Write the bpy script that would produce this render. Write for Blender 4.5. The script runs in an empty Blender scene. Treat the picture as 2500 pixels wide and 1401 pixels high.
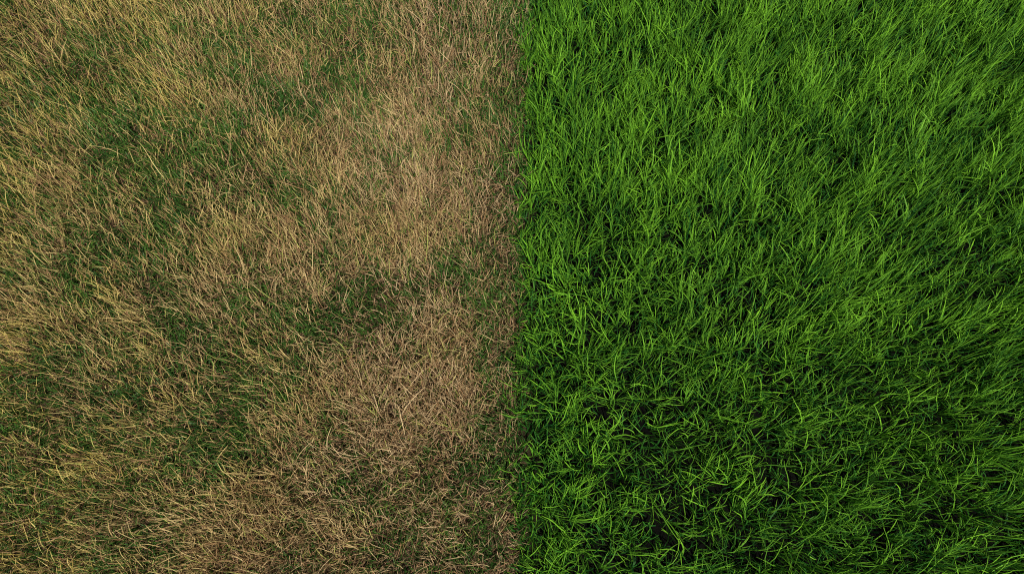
import bpy, math
import numpy as np

# ------------------------------------------------------------------ camera, sky, sun, exposure
S = bpy.context.scene
CAM_H = 1.35                       # metres above the lawn
HFOV = math.radians(76)
TILT = math.radians(17.0)          # away from straight down
cam_d = bpy.data.cameras.new("camera")
cam_d.sensor_width = 36
cam_d.lens = 18 / math.tan(HFOV / 2)
cam_d.clip_start, cam_d.clip_end = 0.02, 2000
cam = bpy.data.objects.new("camera", cam_d)
S.collection.objects.link(cam)
cam.location = (0, 0, CAM_H)
cam.rotation_euler = (TILT, 0, 0)
S.camera = cam

SUN_EL, SUN_AZ = math.radians(58), math.radians(160)     # azimuth from +Y (picture top) towards +X
w = bpy.data.worlds.new("World"); S.world = w; w.use_nodes = True
nt = w.node_tree; nt.nodes.clear()
sky = nt.nodes.new("ShaderNodeTexSky"); sky.sky_type = 'NISHITA'; sky.sun_disc = False
sky.sun_elevation = SUN_EL; sky.sun_rotation = SUN_AZ
bg = nt.nodes.new("ShaderNodeBackground"); bg.inputs[1].default_value = 0.05
wo = nt.nodes.new("ShaderNodeOutputWorld")
nt.links.new(sky.outputs[0], bg.inputs[0]); nt.links.new(bg.outputs[0], wo.inputs[0])

sd = bpy.data.lights.new("sun", 'SUN'); sd.energy = 4.8; sd.angle = math.radians(0.6); sd.color = (1.0, 0.95, 0.86)
sun = bpy.data.objects.new("sun", sd); S.collection.objects.link(sun)
sun.location = (1, -3, 5)
from mathutils import Vector
to_sun = Vector((math.sin(SUN_AZ) * math.cos(SUN_EL), math.cos(SUN_AZ) * math.cos(SUN_EL), math.sin(SUN_EL)))
sun.rotation_euler = to_sun.to_track_quat('Z', 'Y').to_euler()

S.view_settings.view_transform = 'Standard'; S.view_settings.look = 'None'
S.view_settings.exposure = 0.36; S.view_settings.gamma = 1.0
S.view_settings.use_curve_mapping = False
S.render.engine = 'CYCLES'
S.cycles.max_bounces = 6; S.cycles.diffuse_bounces = 2; S.cycles.glossy_bounces = 2
S.cycles.transmission_bounces = 3; S.cycles.transparent_max_bounces = 4
S.cycles.use_denoising = False
S.cycles.filter_width = 1.1

rng = np.random.default_rng(7)

# ------------------------------------------------------------------ ground-plane geometry helpers
F = 1250 / math.tan(HFOV / 2)
def ground(px, py):
    """spot on the lawn seen at a point of the 2500 x 1401 photograph (used to read off where its patches lie)"""
    x = (np.asarray(px, float) - 1250) / F; y = -(np.asarray(py, float) - 700.5) / F
    dy = y * math.cos(TILT) + math.sin(TILT); dz = y * math.sin(TILT) - math.cos(TILT)
    t = CAM_H / -dz
    return x * t, dy * t

def smooth_noise(x, y, cell, seed):
    """smooth 2-D noise in -1..1"""
    g = np.random.default_rng(seed).uniform(-1, 1, (256, 256))
    u = x / cell + 100.37; v = y / cell + 100.71
    i = np.floor(u).astype(int); j = np.floor(v).astype(int)
    fu = u - i; fv = v - j
    fu = fu * fu * (3 - 2 * fu); fv = fv * fv * (3 - 2 * fv)
    i %= 255; j %= 255
    a = g[i, j] * (1 - fu) + g[i + 1, j] * fu
    b = g[i, j + 1] * (1 - fu) + g[i + 1, j + 1] * fu
    return a * (1 - fv) + b * fv

def edge_x(y):
    """the line between the parched and the watered lawn"""
    ys = ground([1250] * 9, [-600, 0, 200, 400, 700, 900, 1100, 1400, 1900])[1][::-1]
    px = np.array([1290, 1280, 1274, 1266, 1258, 1256, 1256, 1254, 1254.])
    xs = ground(px, [-600, 0, 200, 400, 700, 900, 1100, 1400, 1900])[0][::-1]
    return np.interp(y, ys, xs)

# patches of straw (+) and of surviving green (-) in the parched half: x, y, radius (photo px), weight
PATCH = [
 (120, 60, 170, 1.0), (330, 50, 170, 1.2), (520, 70, 150, 1.0), (760, 60, 120, .5), (1000, 90, 150, .6), (1130, 150, 90, .5),
 (450, 255, 80, 1.0), (560, 270, 70, .7), (670, 170, 70, .8), (80, 260, 90, .7), (60, 420, 80, .8), (180, 480, 90, 1.0),
 (1000, 270, 120, .9), (880, 300, 80, .7), (1080, 450, 110, 1.1), (1130, 540, 110, 1.2), (1000, 560, 110, 1.1), (830, 420, 100, .9),
 (700, 370, 80, .9), (880, 620, 100, 1.0), (600, 600, 110, .9), (760, 590, 90, .9), (540, 680, 90, .8), (700, 660, 90, .7),
 (1090, 780, 70, 1.3), (1060, 860, 90, 1.6), (990, 960, 120, 1.7), (850, 900, 80, 1.1), (1100, 1010, 90, 1.4), (960, 1060, 120, 1.5),
 (770, 960, 60, .7), (700, 1060, 90, 1.0), (660, 1190, 100, 1.2), (590, 1300, 120, 1.5), (800, 1250, 110, 1.1), (560, 1390, 120, 1.4),
 (1050, 1180, 80, .6), (1000, 1330, 100, .5), (50, 620, 70, .9), (60, 790, 90, .9), (330, 780, 70, .5), (230, 1150, 70, 1.0),
 (250, 1260, 80, .7), (390, 1000, 80, .7), (100, 1380, 80, .7), (560, 820, 60, .5), (300, 540, 70, .5),
 (200, 175, 110, -1.0), (340, 120, 60, -.8), (560, 150, 60, -.5), (700, 250, 50, -.5), (300, 340, 100, -.9), (480, 380, 110, -1.0),
 (600, 340, 60, -.6), (250, 490, 60, -.6), (280, 640, 90, -.8), (730, 480, 60, -.8), (420, 540, 60, -.5), (1100, 670, 60, -1.0),
 (920, 740, 70, -.8), (800, 800, 90, -.9), (1030, 720, 50, -.9), (430, 790, 60, -.9), (380, 700, 60, -.6), (140, 960, 100, -.9),
 (300, 900, 80, -.6), (550, 1080, 80, -1.1), (640, 1110, 50, -.9), (480, 900, 60, -.7), (400, 1330, 70, -1.1), (130, 1310, 80, -.7),
 (1210, 640, 60, -.5), (1235, 180, 60, -.4), (1150, 900, 60, .4), (850, 1180, 70, -.7), (1180, 1080, 50, -.2), (920, 1330, 60, -.5),
 (860, 150, 60, -.6), (720, 30, 50, -.2), (1150, 1300, 70, -.5), (600, 950, 80, -.5),
]
def dryness(x, y):
    """0 = mostly surviving green, 1 = thick straw"""
    v = np.zeros_like(x)
    for px, py, r, wt in PATCH:
        cx, cy = ground(px, py)
        ex, ey = ground(px + r, py)
        rr = abs(ex - cx) * .82
        v += wt * np.exp(-((x - cx) ** 2 + (y - cy) ** 2) / (rr * rr))
    far = smooth_noise(x, y, .16, 31)
    v = .66 * v + .07 + .36 * smooth_noise(x, y, .040, 11) + .75 * smooth_noise(x, y, .014, 12) + .2 * far - .22 * np.clip(y + .1, 0, 1) * np.clip(-x / .5, 0, 1)
    return 1 / (1 + np.exp(-2.5 * (v - .42)))

# area that carries real blades: what the photograph sees and a good step beyond it
X0, X1, Y0, Y1 = -2.55, 2.55, -1.0, 2.15
def in_view_margin(x, y):
    """keep-probability: full where the photograph looks, thinner out in the margin"""
    gx = np.abs(x) - (1.02 + .30 * (y + .25))
    gy = np.maximum(y - 1.28, -.30 - y)
    d = np.maximum(np.maximum(gx, gy), 0)
    return np.where(d < .12, 1.0, np.clip(1.0 - (d - .12) * 1.1, .25, 1))

def scatter(n_per_m2, x0, x1, y0, y1):
    n = int(n_per_m2 * (x1 - x0) * (y1 - y0))
    x = rng.uniform(x0, x1, n); y = rng.uniform(y0, y1, n)
    k = rng.random(n) < in_view_margin(x, y)
    return x[k], y[k]

# ------------------------------------------------------------------ blades
def blades(name, x, y, z, length, width, tilt, bend, azim, wiggle, kink, seg, mat, color, taper=.15, zmin=.003, twist=1.0):
    """one mesh of curved tapering grass blades; every argument is an array with one value per blade"""
    n = len(x)
    P = np.zeros((n, seg + 1, 3)); D = np.zeros((n, seg + 1, 3))
    P[:, 0] = np.stack([x, y, z], 1)
    th = tilt.copy(); az = azim.copy()
    dl = length / seg
    daz = rng.normal(0, 1, n) * wiggle
    for s in range(seg + 1):
        D[:, s] = np.stack([np.sin(th) * np.sin(az), np.sin(th) * np.cos(az), np.cos(th)], 1)
        if s < seg:
            q = P[:, s] + D[:, s] * dl[:, None]
            q[:, 2] = np.maximum(q[:, 2], zmin + .004 * ((x * 913.7) % 1))
            P[:, s + 1] = q
            th = np.clip(th + bend / seg + rng.normal(0, 1, n) * kink * .5, 0, 1.9)
            az = az + daz / seg + rng.normal(0, 1, n) * kink
    up = np.zeros_like(D); up[..., 2] = 1
    side = np.cross(D, up); ln = np.linalg.norm(side, axis=2, keepdims=True)
    rnd = rng.uniform(0, 2 * math.pi, n)
    alt = np.stack([np.cos(rnd), np.sin(rnd), np.zeros(n)], 1)[:, None, :] * np.ones((1, seg + 1, 1))
    side = np.where(ln > .05, side / np.maximum(ln, 1e-6), alt)
    nor = np.cross(side, D)
    tw = rng.normal(0, .55, n)[:, None] * twist + np.linspace(0, 1, seg + 1)[None] * rng.normal(0, .7, n)[:, None] * twist
    side = side * np.cos(tw)[..., None] + nor * np.sin(tw)[..., None]
    t = np.linspace(0, 1, seg + 1)
    prof = np.minimum(1, .75 + t * .8) * np.where(t < .55, 1, 1 - (1 - taper) * ((t - .55) / .45) ** 1.4)
    hw = .5 * width[:, None] * prof[None]
    V = np.stack([P - side * hw[..., None], P + side * hw[..., None]], 2).reshape(-1, 3)
    nv = 2 * (seg + 1)
    base = (np.arange(n) * nv)[:, None, None]
    k = (np.arange(seg) * 2)[None, :, None]
    quad = np.array([0, 1, 3, 2])[None, None, :]
    Fi = (base + k + quad).reshape(-1)
    me = bpy.data.meshes.new(name)
    me.vertices.add(len(V)); me.vertices.foreach_set("co", V.astype(np.float32).ravel())
    nf = n * seg
    me.loops.add(len(Fi)); me.loops.foreach_set("vertex_index", Fi.astype(np.int32))
    me.polygons.add(nf)
    me.polygons.foreach_set("loop_start", (np.arange(nf) * 4).astype(np.int32))
    me.polygons.foreach_set("use_smooth", np.ones(nf, bool))
    me.update(calc_edges=True)
    # pigment of each blade: rgb = blade colour, second attribute = place along the blade
    a = me.attributes.new("blade_color", 'FLOAT_COLOR', 'POINT')
    c = np.ones((n, nv, 4), np.float32); c[:, :, :3] = color[:, None, :]
    a.data.foreach_set("color", c.ravel())
    b = me.attributes.new("along", 'FLOAT', 'POINT')
    b.data.foreach_set("value", np.broadcast_to(np.repeat(t, 2)[None], (n, nv)).astype(np.float32).ravel())
    me.materials.append(mat)
    o = bpy.data.objects.new(name, me)
    S.collection.objects.link(o)
    return o

def blade_material(name, tip_tint, translucency, rough, spec):
    m = bpy.data.materials.new(name); m.use_nodes = True
    t = m.node_tree; t.nodes.clear(); N = t.nodes.new; L = t.links.new
    att = N("ShaderNodeAttribute"); att.attribute_name = "blade_color"
    al = N("ShaderNodeAttribute"); al.attribute_name = "along"
    tc = N("ShaderNodeTexCoord")
    nz = N("ShaderNodeTexNoise"); nz.inputs["Scale"].default_value = 260; nz.inputs["Detail"].default_value = 2
    L(tc.outputs["Object"], nz.inputs["Vector"])
    mr = N("ShaderNodeMapRange"); mr.inputs["From Min"].default_value = .3; mr.inputs["From Max"].default_value = .7
    mr.inputs["To Min"].default_value = .75; mr.inputs["To Max"].default_value = 1.25
    L(nz.outputs["Fac"], mr.inputs["Value"])
    mul = N("ShaderNodeVectorMath"); mul.operation = 'SCALE'
    L(att.outputs["Color"], mul.inputs[0]); L(mr.outputs[0], mul.inputs["Scale"])
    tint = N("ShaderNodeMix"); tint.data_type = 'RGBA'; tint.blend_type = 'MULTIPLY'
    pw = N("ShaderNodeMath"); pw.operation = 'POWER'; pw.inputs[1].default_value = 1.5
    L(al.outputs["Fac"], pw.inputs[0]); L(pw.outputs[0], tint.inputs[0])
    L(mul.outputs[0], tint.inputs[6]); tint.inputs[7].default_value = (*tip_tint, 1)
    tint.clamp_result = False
    p = N("ShaderNodeBsdfPrincipled"); p.inputs["Roughness"].default_value = rough
    p.inputs["Specular IOR Level"].default_value = spec
    L(tint.outputs[2], p.inputs["Base Color"])
    tr = N("ShaderNodeBsdfTranslucent"); L(tint.outputs[2], tr.inputs["Color"])
    mx = N("ShaderNodeMixShader"); mx.inputs[0].default_value = translucency
    L(p.outputs[0], mx.inputs[1]); L(tr.outputs[0], mx.inputs[2])
    out = N("ShaderNodeOutputMaterial"); L(mx.outputs[0], out.inputs[0])
    return m

M_lush = blade_material("lush_blade", (2.15, 1.72, 1.3), .20, .55, .10)  # lush tips brightened: light on the sward's top put into the blade colour
M_dry = blade_material("straw_blade", (1.1, 1.06, 1.0), .15, .6, .25)
M_under = blade_material("short_green_blade", (1.15, 1.1, 1.0), .3, .5, .25)

def lerp(a, b, t):
    return np.asarray(a)[None] * (1 - t[:, None]) + np.asarray(b)[None] * t[:, None]

# ------------------------------------------------------------------ soil
def make_ground():
    n = 340
    gx = np.concatenate([[-400, -60, -12, -5], np.linspace(-3, 3, n), [5, 12, 60, 400]])
    gy = np.concatenate([[-400, -60, -12, -4], np.linspace(-1.4, 2.6, 230), [5, 12, 60, 400]])
    X, Y = np.meshgrid(gx, gy, indexing='ij')
    Z = -.004 + .004 * smooth_noise(X, Y, .07, 41) + .0025 * smooth_noise(X, Y, .022, 42)
    V = np.stack([X, Y, Z], -1).reshape(-1, 3)
    a, b = len(gx), len(gy)
    i, j = np.meshgrid(np.arange(a - 1), np.arange(b - 1), indexing='ij')
    q = np.stack([i * b + j, (i + 1) * b + j, (i + 1) * b + j + 1, i * b + j + 1], -1).reshape(-1, 4)
    me = bpy.data.meshes.new("ground"); me.from_pydata(V.tolist(), [], q.tolist())
    me.polygons.foreach_set("use_smooth", np.ones(len(q), bool))
    m = bpy.data.materials.new("soil"); m.use_nodes = True
    t = m.node_tree; p = t.nodes["Principled BSDF"]; N = t.nodes.new; L = t.links.new
    tc = N("ShaderNodeTexCoord")
    nz = N("ShaderNodeTexNoise"); nz.inputs["Scale"].default_value = 45; nz.inputs["Detail"].default_value = 8
    L(tc.outputs["Object"], nz.inputs["Vector"])
    cr = N("ShaderNodeValToRGB")
    cr.color_ramp.elements[0].position = .3; cr.color_ramp.elements[0].color = (.016, .010, .006, 1)
    cr.color_ramp.elements[1].position = .72; cr.color_ramp.elements[1].color = (.075, .048, .028, 1)
    L(nz.outputs["Fac"], cr.inputs[0])
    # the far lawn beyond the modelled blades: green right of the line, straw left of it
    sep = N("ShaderNodeSeparateXYZ"); L(tc.outputs["Object"], sep.inputs[0])
    st = N("ShaderNodeMath"); st.operation = 'GREATER_THAN'; st.inputs[1].default_value = .02; L(sep.outputs[0], st.inputs[0])
    lawn = N("ShaderNodeMix"); lawn.data_type = 'RGBA'; L(st.outputs[0], lawn.inputs[0])
    lawn.inputs[6].default_value = (.11, .09, .04, 1); lawn.inputs[7].default_value = (.02, .07, .008, 1)
    ln = N("ShaderNodeVectorMath"); ln.operation = 'LENGTH'; L(tc.outputs["Object"], ln.inputs[0])
    fr = N("ShaderNodeMapRange"); fr.inputs["From Min"].default_value = 2.4; fr.inputs["From Max"].default_value = 3.4
    L(ln.outputs["Value"], fr.inputs["Value"])
    mx = N("ShaderNodeMix"); mx.data_type = 'RGBA'; L(fr.outputs[0], mx.inputs[0]); L(lawn.outputs[2], mx.inputs[7])
    soil_shade = N("ShaderNodeMapRange"); soil_shade.inputs["From Min"].default_value = 0; soil_shade.inputs["From Max"].default_value = .06
    soil_shade.inputs["To Min"].default_value = 1; soil_shade.inputs["To Max"].default_value = .04      # shade under the dense lush sward, painted into the soil colour
    L(sep.outputs[0], soil_shade.inputs["Value"])
    dsc = N("ShaderNodeVectorMath"); dsc.operation = 'SCALE'; L(cr.outputs[0], dsc.inputs[0]); L(soil_shade.outputs[0], dsc.inputs["Scale"])
    shade_tint = N("ShaderNodeMix"); shade_tint.data_type = 'RGBA'; shade_tint.inputs[6].default_value = (1, 1, 1, 1); shade_tint.inputs[7].default_value = (.55, 1.0, .55, 1)  # green-black tone of the shaded gaps, put into the soil colour
    tint_mask = N("ShaderNodeMapRange"); tint_mask.inputs["From Max"].default_value = .06; L(sep.outputs[0], tint_mask.inputs["Value"]); L(tint_mask.outputs[0], shade_tint.inputs[0])
    mm = N("ShaderNodeVectorMath"); mm.operation = 'MULTIPLY'; L(dsc.outputs[0], mm.inputs[0]); L(shade_tint.outputs[2], mm.inputs[1])
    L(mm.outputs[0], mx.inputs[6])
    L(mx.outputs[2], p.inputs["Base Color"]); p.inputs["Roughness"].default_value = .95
    p.inputs["Specular IOR Level"].default_value = .1
    n2 = N("ShaderNodeTexNoise"); n2.inputs["Scale"].default_value = 180; n2.inputs["Detail"].default_value = 6
    L(tc.outputs["Object"], n2.inputs["Vector"])
    bp = N("ShaderNodeBump"); bp.inputs["Distance"].default_value = .006; bp.inputs["Strength"].default_value = .8
    L(n2.outputs["Fac"], bp.inputs["Height"]); L(bp.outputs[0], p.inputs["Normal"])
    me.materials.append(m)
    o = bpy.data.objects.new("ground", me); S.collection.objects.link(o)
    o["kind"] = "structure"; o["category"] = "ground"
    o["label"] = "dark brown soil showing in the gaps between the grass blades"
make_ground()

def lean(x, y, seed, amt, rand):
    """lean of the sward: neighbouring blades share a tilt direction, each adds its own"""
    lx = amt * (smooth_noise(x, y, .09, seed) + .8 * smooth_noise(x, y, .035, seed + 1)) + rng.normal(0, rand, len(x))
    ly = amt * (smooth_noise(x, y, .09, seed + 2) + .8 * smooth_noise(x, y, .035, seed + 3)) + rng.normal(0, rand, len(x))
    return np.hypot(lx, ly), np.arctan2(lx, ly)

# ------------------------------------------------------------------ lush half
def up_lean(y):
    """the whole lawn leans a little the way it was last mown"""
    return .26 * np.clip(y + .12, 0, .6)

def dens(x, y):
    """the watered sward is thinner towards the foot of the picture, with gaps between the tufts"""
    v = np.ones_like(x)
    for px, py, r_, wt in [(1580, 1060, 190, .45), (1650, 1300, 220, .45), (1950, 1180, 260, .35), (2250, 1000, 220, .3), (1420, 1000, 90, .2),
                           (1350, 520, 60, .4), (2350, 1330, 200, .3), (2380, 650, 120, .3), (1960, 830, 130, .2), (2150, 560, 110, .25)]:
        cx, cy = ground(px, py); rr = abs(ground(px + r_, py)[0] - cx)
        v -= wt * np.exp(-((x - cx) ** 2 + (y - cy) ** 2) / (rr * rr))
    return np.clip(.3 + .7 * v, .4, 1)

def make_lush():
    x, y = scatter(42000, -.06, X1, Y0, Y1)
    d = x - edge_x(y) - .006 - .018 * smooth_noise(x, y, .05, 61) - .011 * smooth_noise(x, y, .018, 62)
    gap = smooth_noise(x, y, .022, 63) + .5 * smooth_noise(x, y, .06, 64)
    keep = ((d > 0) | ((d > -.03) & (rng.random(len(x)) < .16 * np.exp(d / .012)))) & (rng.random(len(x)) < np.clip(.70 + .55 * gap, .06, 1) * dens(x, y))
    x, y, d, gap = x[keep], y[keep], d[keep], gap[keep]
    n = len(x)
    vig = np.clip(d / .10, 0, 1)
    # blades stand in tufts: pull each base towards the nearest tuft centre and splay it outwards a little
    cell = .026
    ci = np.floor(x / cell).astype(int); cj = np.floor(y / cell).astype(int)
    h = np.random.default_rng(5).random((512, 512, 4))[ci % 512, cj % 512]
    tx = (ci + .15 + .7 * h[:, 0]) * cell; ty = (cj + .15 + .7 * h[:, 1]) * cell
    ox, oy = x - tx, y - ty
    x = tx + ox * .42; y = ty + oy * .42
    L = (.75 + .5 * h[:, 2]) * rng.normal(.058, .017, n).clip(.03, .13) * (.72 + .28 * vig) * (1 + .18 * gap)
    
    calm = .70 + .42 * np.exp(-((x - .1) ** 2 + (y + .05) ** 2) / .30)      # ruffled in one trampled spot, upright round it
    lx = calm * (.16 * smooth_noise(x, y, .09, 70) + .40 * (h[:, 3] - .5) + rng.normal(0, .24, n) + ox * 12) + .03 * x
    ly = calm * (.16 * smooth_noise(x, y, .09, 72) + .40 * ((h[:, 3] * 7.3) % 1 - .5) + rng.normal(0, .24, n) + oy * 12) + up_lean(y)
    th, az = np.hypot(lx, ly), np.arctan2(lx, ly)
    bend = rng.normal(.25, .35, n) * (.5 + .8 * calm) + (rng.random(n) < .12) * .7
    wd = rng.normal(.00145, .0004, n).clip(.0009, .0030)
    wide = rng.random(n) < .06; wd[wide] *= 1.5
    tone = (.5 + .17 * smooth_noise(x, y, .10, 80) + .2 * smooth_noise(x, y, .03, 81) + .25 * (h[:, 2] - .5) + rng.normal(0, .24, n)).clip(0, 1)
    col = lerp((.007, .050, .010), (.112, .305, .022), tone)
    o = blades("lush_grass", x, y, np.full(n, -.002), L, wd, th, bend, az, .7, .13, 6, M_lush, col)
    o["kind"] = "stuff"; o["category"] = "grass"
    o["label"] = "long lush bright green grass filling the right half"
make_lush()

def make_lower_leaves():
    x, y = scatter(11000, -.04, X1, Y0, Y1)
    k = (x > edge_x(y)) & (rng.random(len(x)) < dens(x, y)); x, y = x[k], y[k]
    n = len(x)
    th, az = lean(x, y, 170, .3, .4)
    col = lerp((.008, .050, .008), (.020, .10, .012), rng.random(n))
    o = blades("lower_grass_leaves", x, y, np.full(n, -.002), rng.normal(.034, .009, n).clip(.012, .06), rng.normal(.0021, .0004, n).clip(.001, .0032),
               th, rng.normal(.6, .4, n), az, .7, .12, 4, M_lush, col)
    o["kind"] = "stuff"; o["category"] = "grass leaves"
    o["label"] = "dark green lower leaves deep between the long lush blades"
make_lower_leaves()

# ------------------------------------------------------------------ parched half
def make_dry():
    x, y = scatter(84000, X0, .05, Y0, Y1)
    e = edge_x(y) - x + .012 * smooth_noise(x, y, .05, 61)
    dr = dryness(x, y)
    rim = np.clip(e / .09, 0, 1)                      # thinner, finer strip along the line
    keep = (e > -.015 * rng.random(len(x))) & (rng.random(len(x)) < (.15 + .85 * dr) * (.75 + .25 * rim) * (1 - .42 * np.clip(y, 0, 1)))
    x, y, dr, rim = x[keep], y[keep], dr[keep], rim[keep]
    n = len(x)
    L = rng.normal(.038, .012, n).clip(.012, .075) * (.75 + .25 * rim) * (.9 + .25 * dr)
    long = rng.random(n) < .05; L[long] *= 1.7
    th, az = lean(x, y, 90, .15, .26)
    lx, ly = th * np.sin(az), th * np.cos(az) + up_lean(y)
    th, az = np.hypot(lx, ly), np.arctan2(lx, ly)
    bend = rng.normal(.3, .4, n).clip(-.4, 1.6)
    wd = rng.normal(.00102, .00026, n).clip(.0007, .0020)
    warm = np.clip(.5 + (x + .55) * .9 + .4 * smooth_noise(x, y, .12, 95), 0, 1)
    warm = np.clip(warm + .35 * np.exp(-((x + .22) ** 2 + (y + .1) ** 2) / .08), 0, 1)
    c0 = lerp((.42, .32, .07), (.38, .26, .135), warm)
    c1 = lerp((.72, .58, .20), (.70, .53, .29), warm)
    t = rng.random(n)[:, None]
    col = c0 * (1 - t) + c1 * t
    col *= .78
    k = rng.random(n)
    col[k < .30] = lerp((.22, .13, .055), (.33, .20, .10), rng.random((k < .30).sum()))     # dull brown
    col *= (.84 + .16 * rim)[:, None]                                                        # duller, greyer growth along the line
    g = k > .93
    col[g] = lerp((.26, .30, .06), (.42, .42, .12), rng.random(g.sum()))                     # half green
    o = blades("dry_grass", x, y, np.full(n, -.001), L, wd, th, bend, az, .45, .09, 6, M_dry, col, taper=.35)
    o["kind"] = "stuff"; o["category"] = "dry grass"
    o["label"] = "brittle straw coloured dead grass covering the left half"

def make_under():
    x, y = scatter(60000, X0, .05, Y0, Y1)
    e = edge_x(y) - x
    dr = dryness(x, y)
    keep = (e > -.02) & (rng.random(len(x)) < (1.0 - .65 * dr) * (.75 + .25 * np.clip(e / .06, 0, 1)))
    x, y, dr = x[keep], y[keep], dr[keep]
    n = len(x)
    L = rng.normal(.026, .008, n).clip(.010, .05) * (1.1 - .3 * dr)
    th, az = lean(x, y, 110, .3, .32)
    bend = rng.normal(.5, .35, n)
    wd = rng.normal(.0015, .0003, n).clip(.0009, .0025)
    tone = (.45 + .3 * smooth_noise(x, y, .07, 120) + rng.normal(0, .25, n)).clip(0, 1)
    col = lerp((.020, .072, .012), (.075, .165, .026), tone)
    o = blades("short_green_grass", x, y, np.full(n, -.002), L, wd, th, bend, az, .6, .12, 5, M_under, col)
    o["kind"] = "stuff"; o["category"] = "green undergrowth"
    o["label"] = "short dark green grass surviving in patches under the dead straw"
make_dry(); make_under()

def make_thatch():
    """dead bits lying flat on the soil"""
    x, y = scatter(14000, X0, .05, Y0, Y1)
    e = edge_x(y) - x
    keep = (e > -.01) & (rng.random(len(x)) < .35 + .65 * dryness(x, y)); x, y = x[keep], y[keep]
    n = len(x)
    L = rng.uniform(.012, .040, n); wd = rng.uniform(.0009, .0016, n)
    col = lerp((.13, .075, .035), (.36, .23, .12), rng.random(n))
    o = blades("dead_thatch", x, y, rng.uniform(.002, .009, n), L, wd, rng.normal(1.5, .12, n), np.zeros(n), rng.uniform(0, 6.283, n), .9, .25, 4, M_dry, col, taper=.5)
    o["kind"] = "stuff"; o["category"] = "thatch"
    o["label"] = "brown dead thatch lying flat on the soil beneath the straw"
make_thatch()
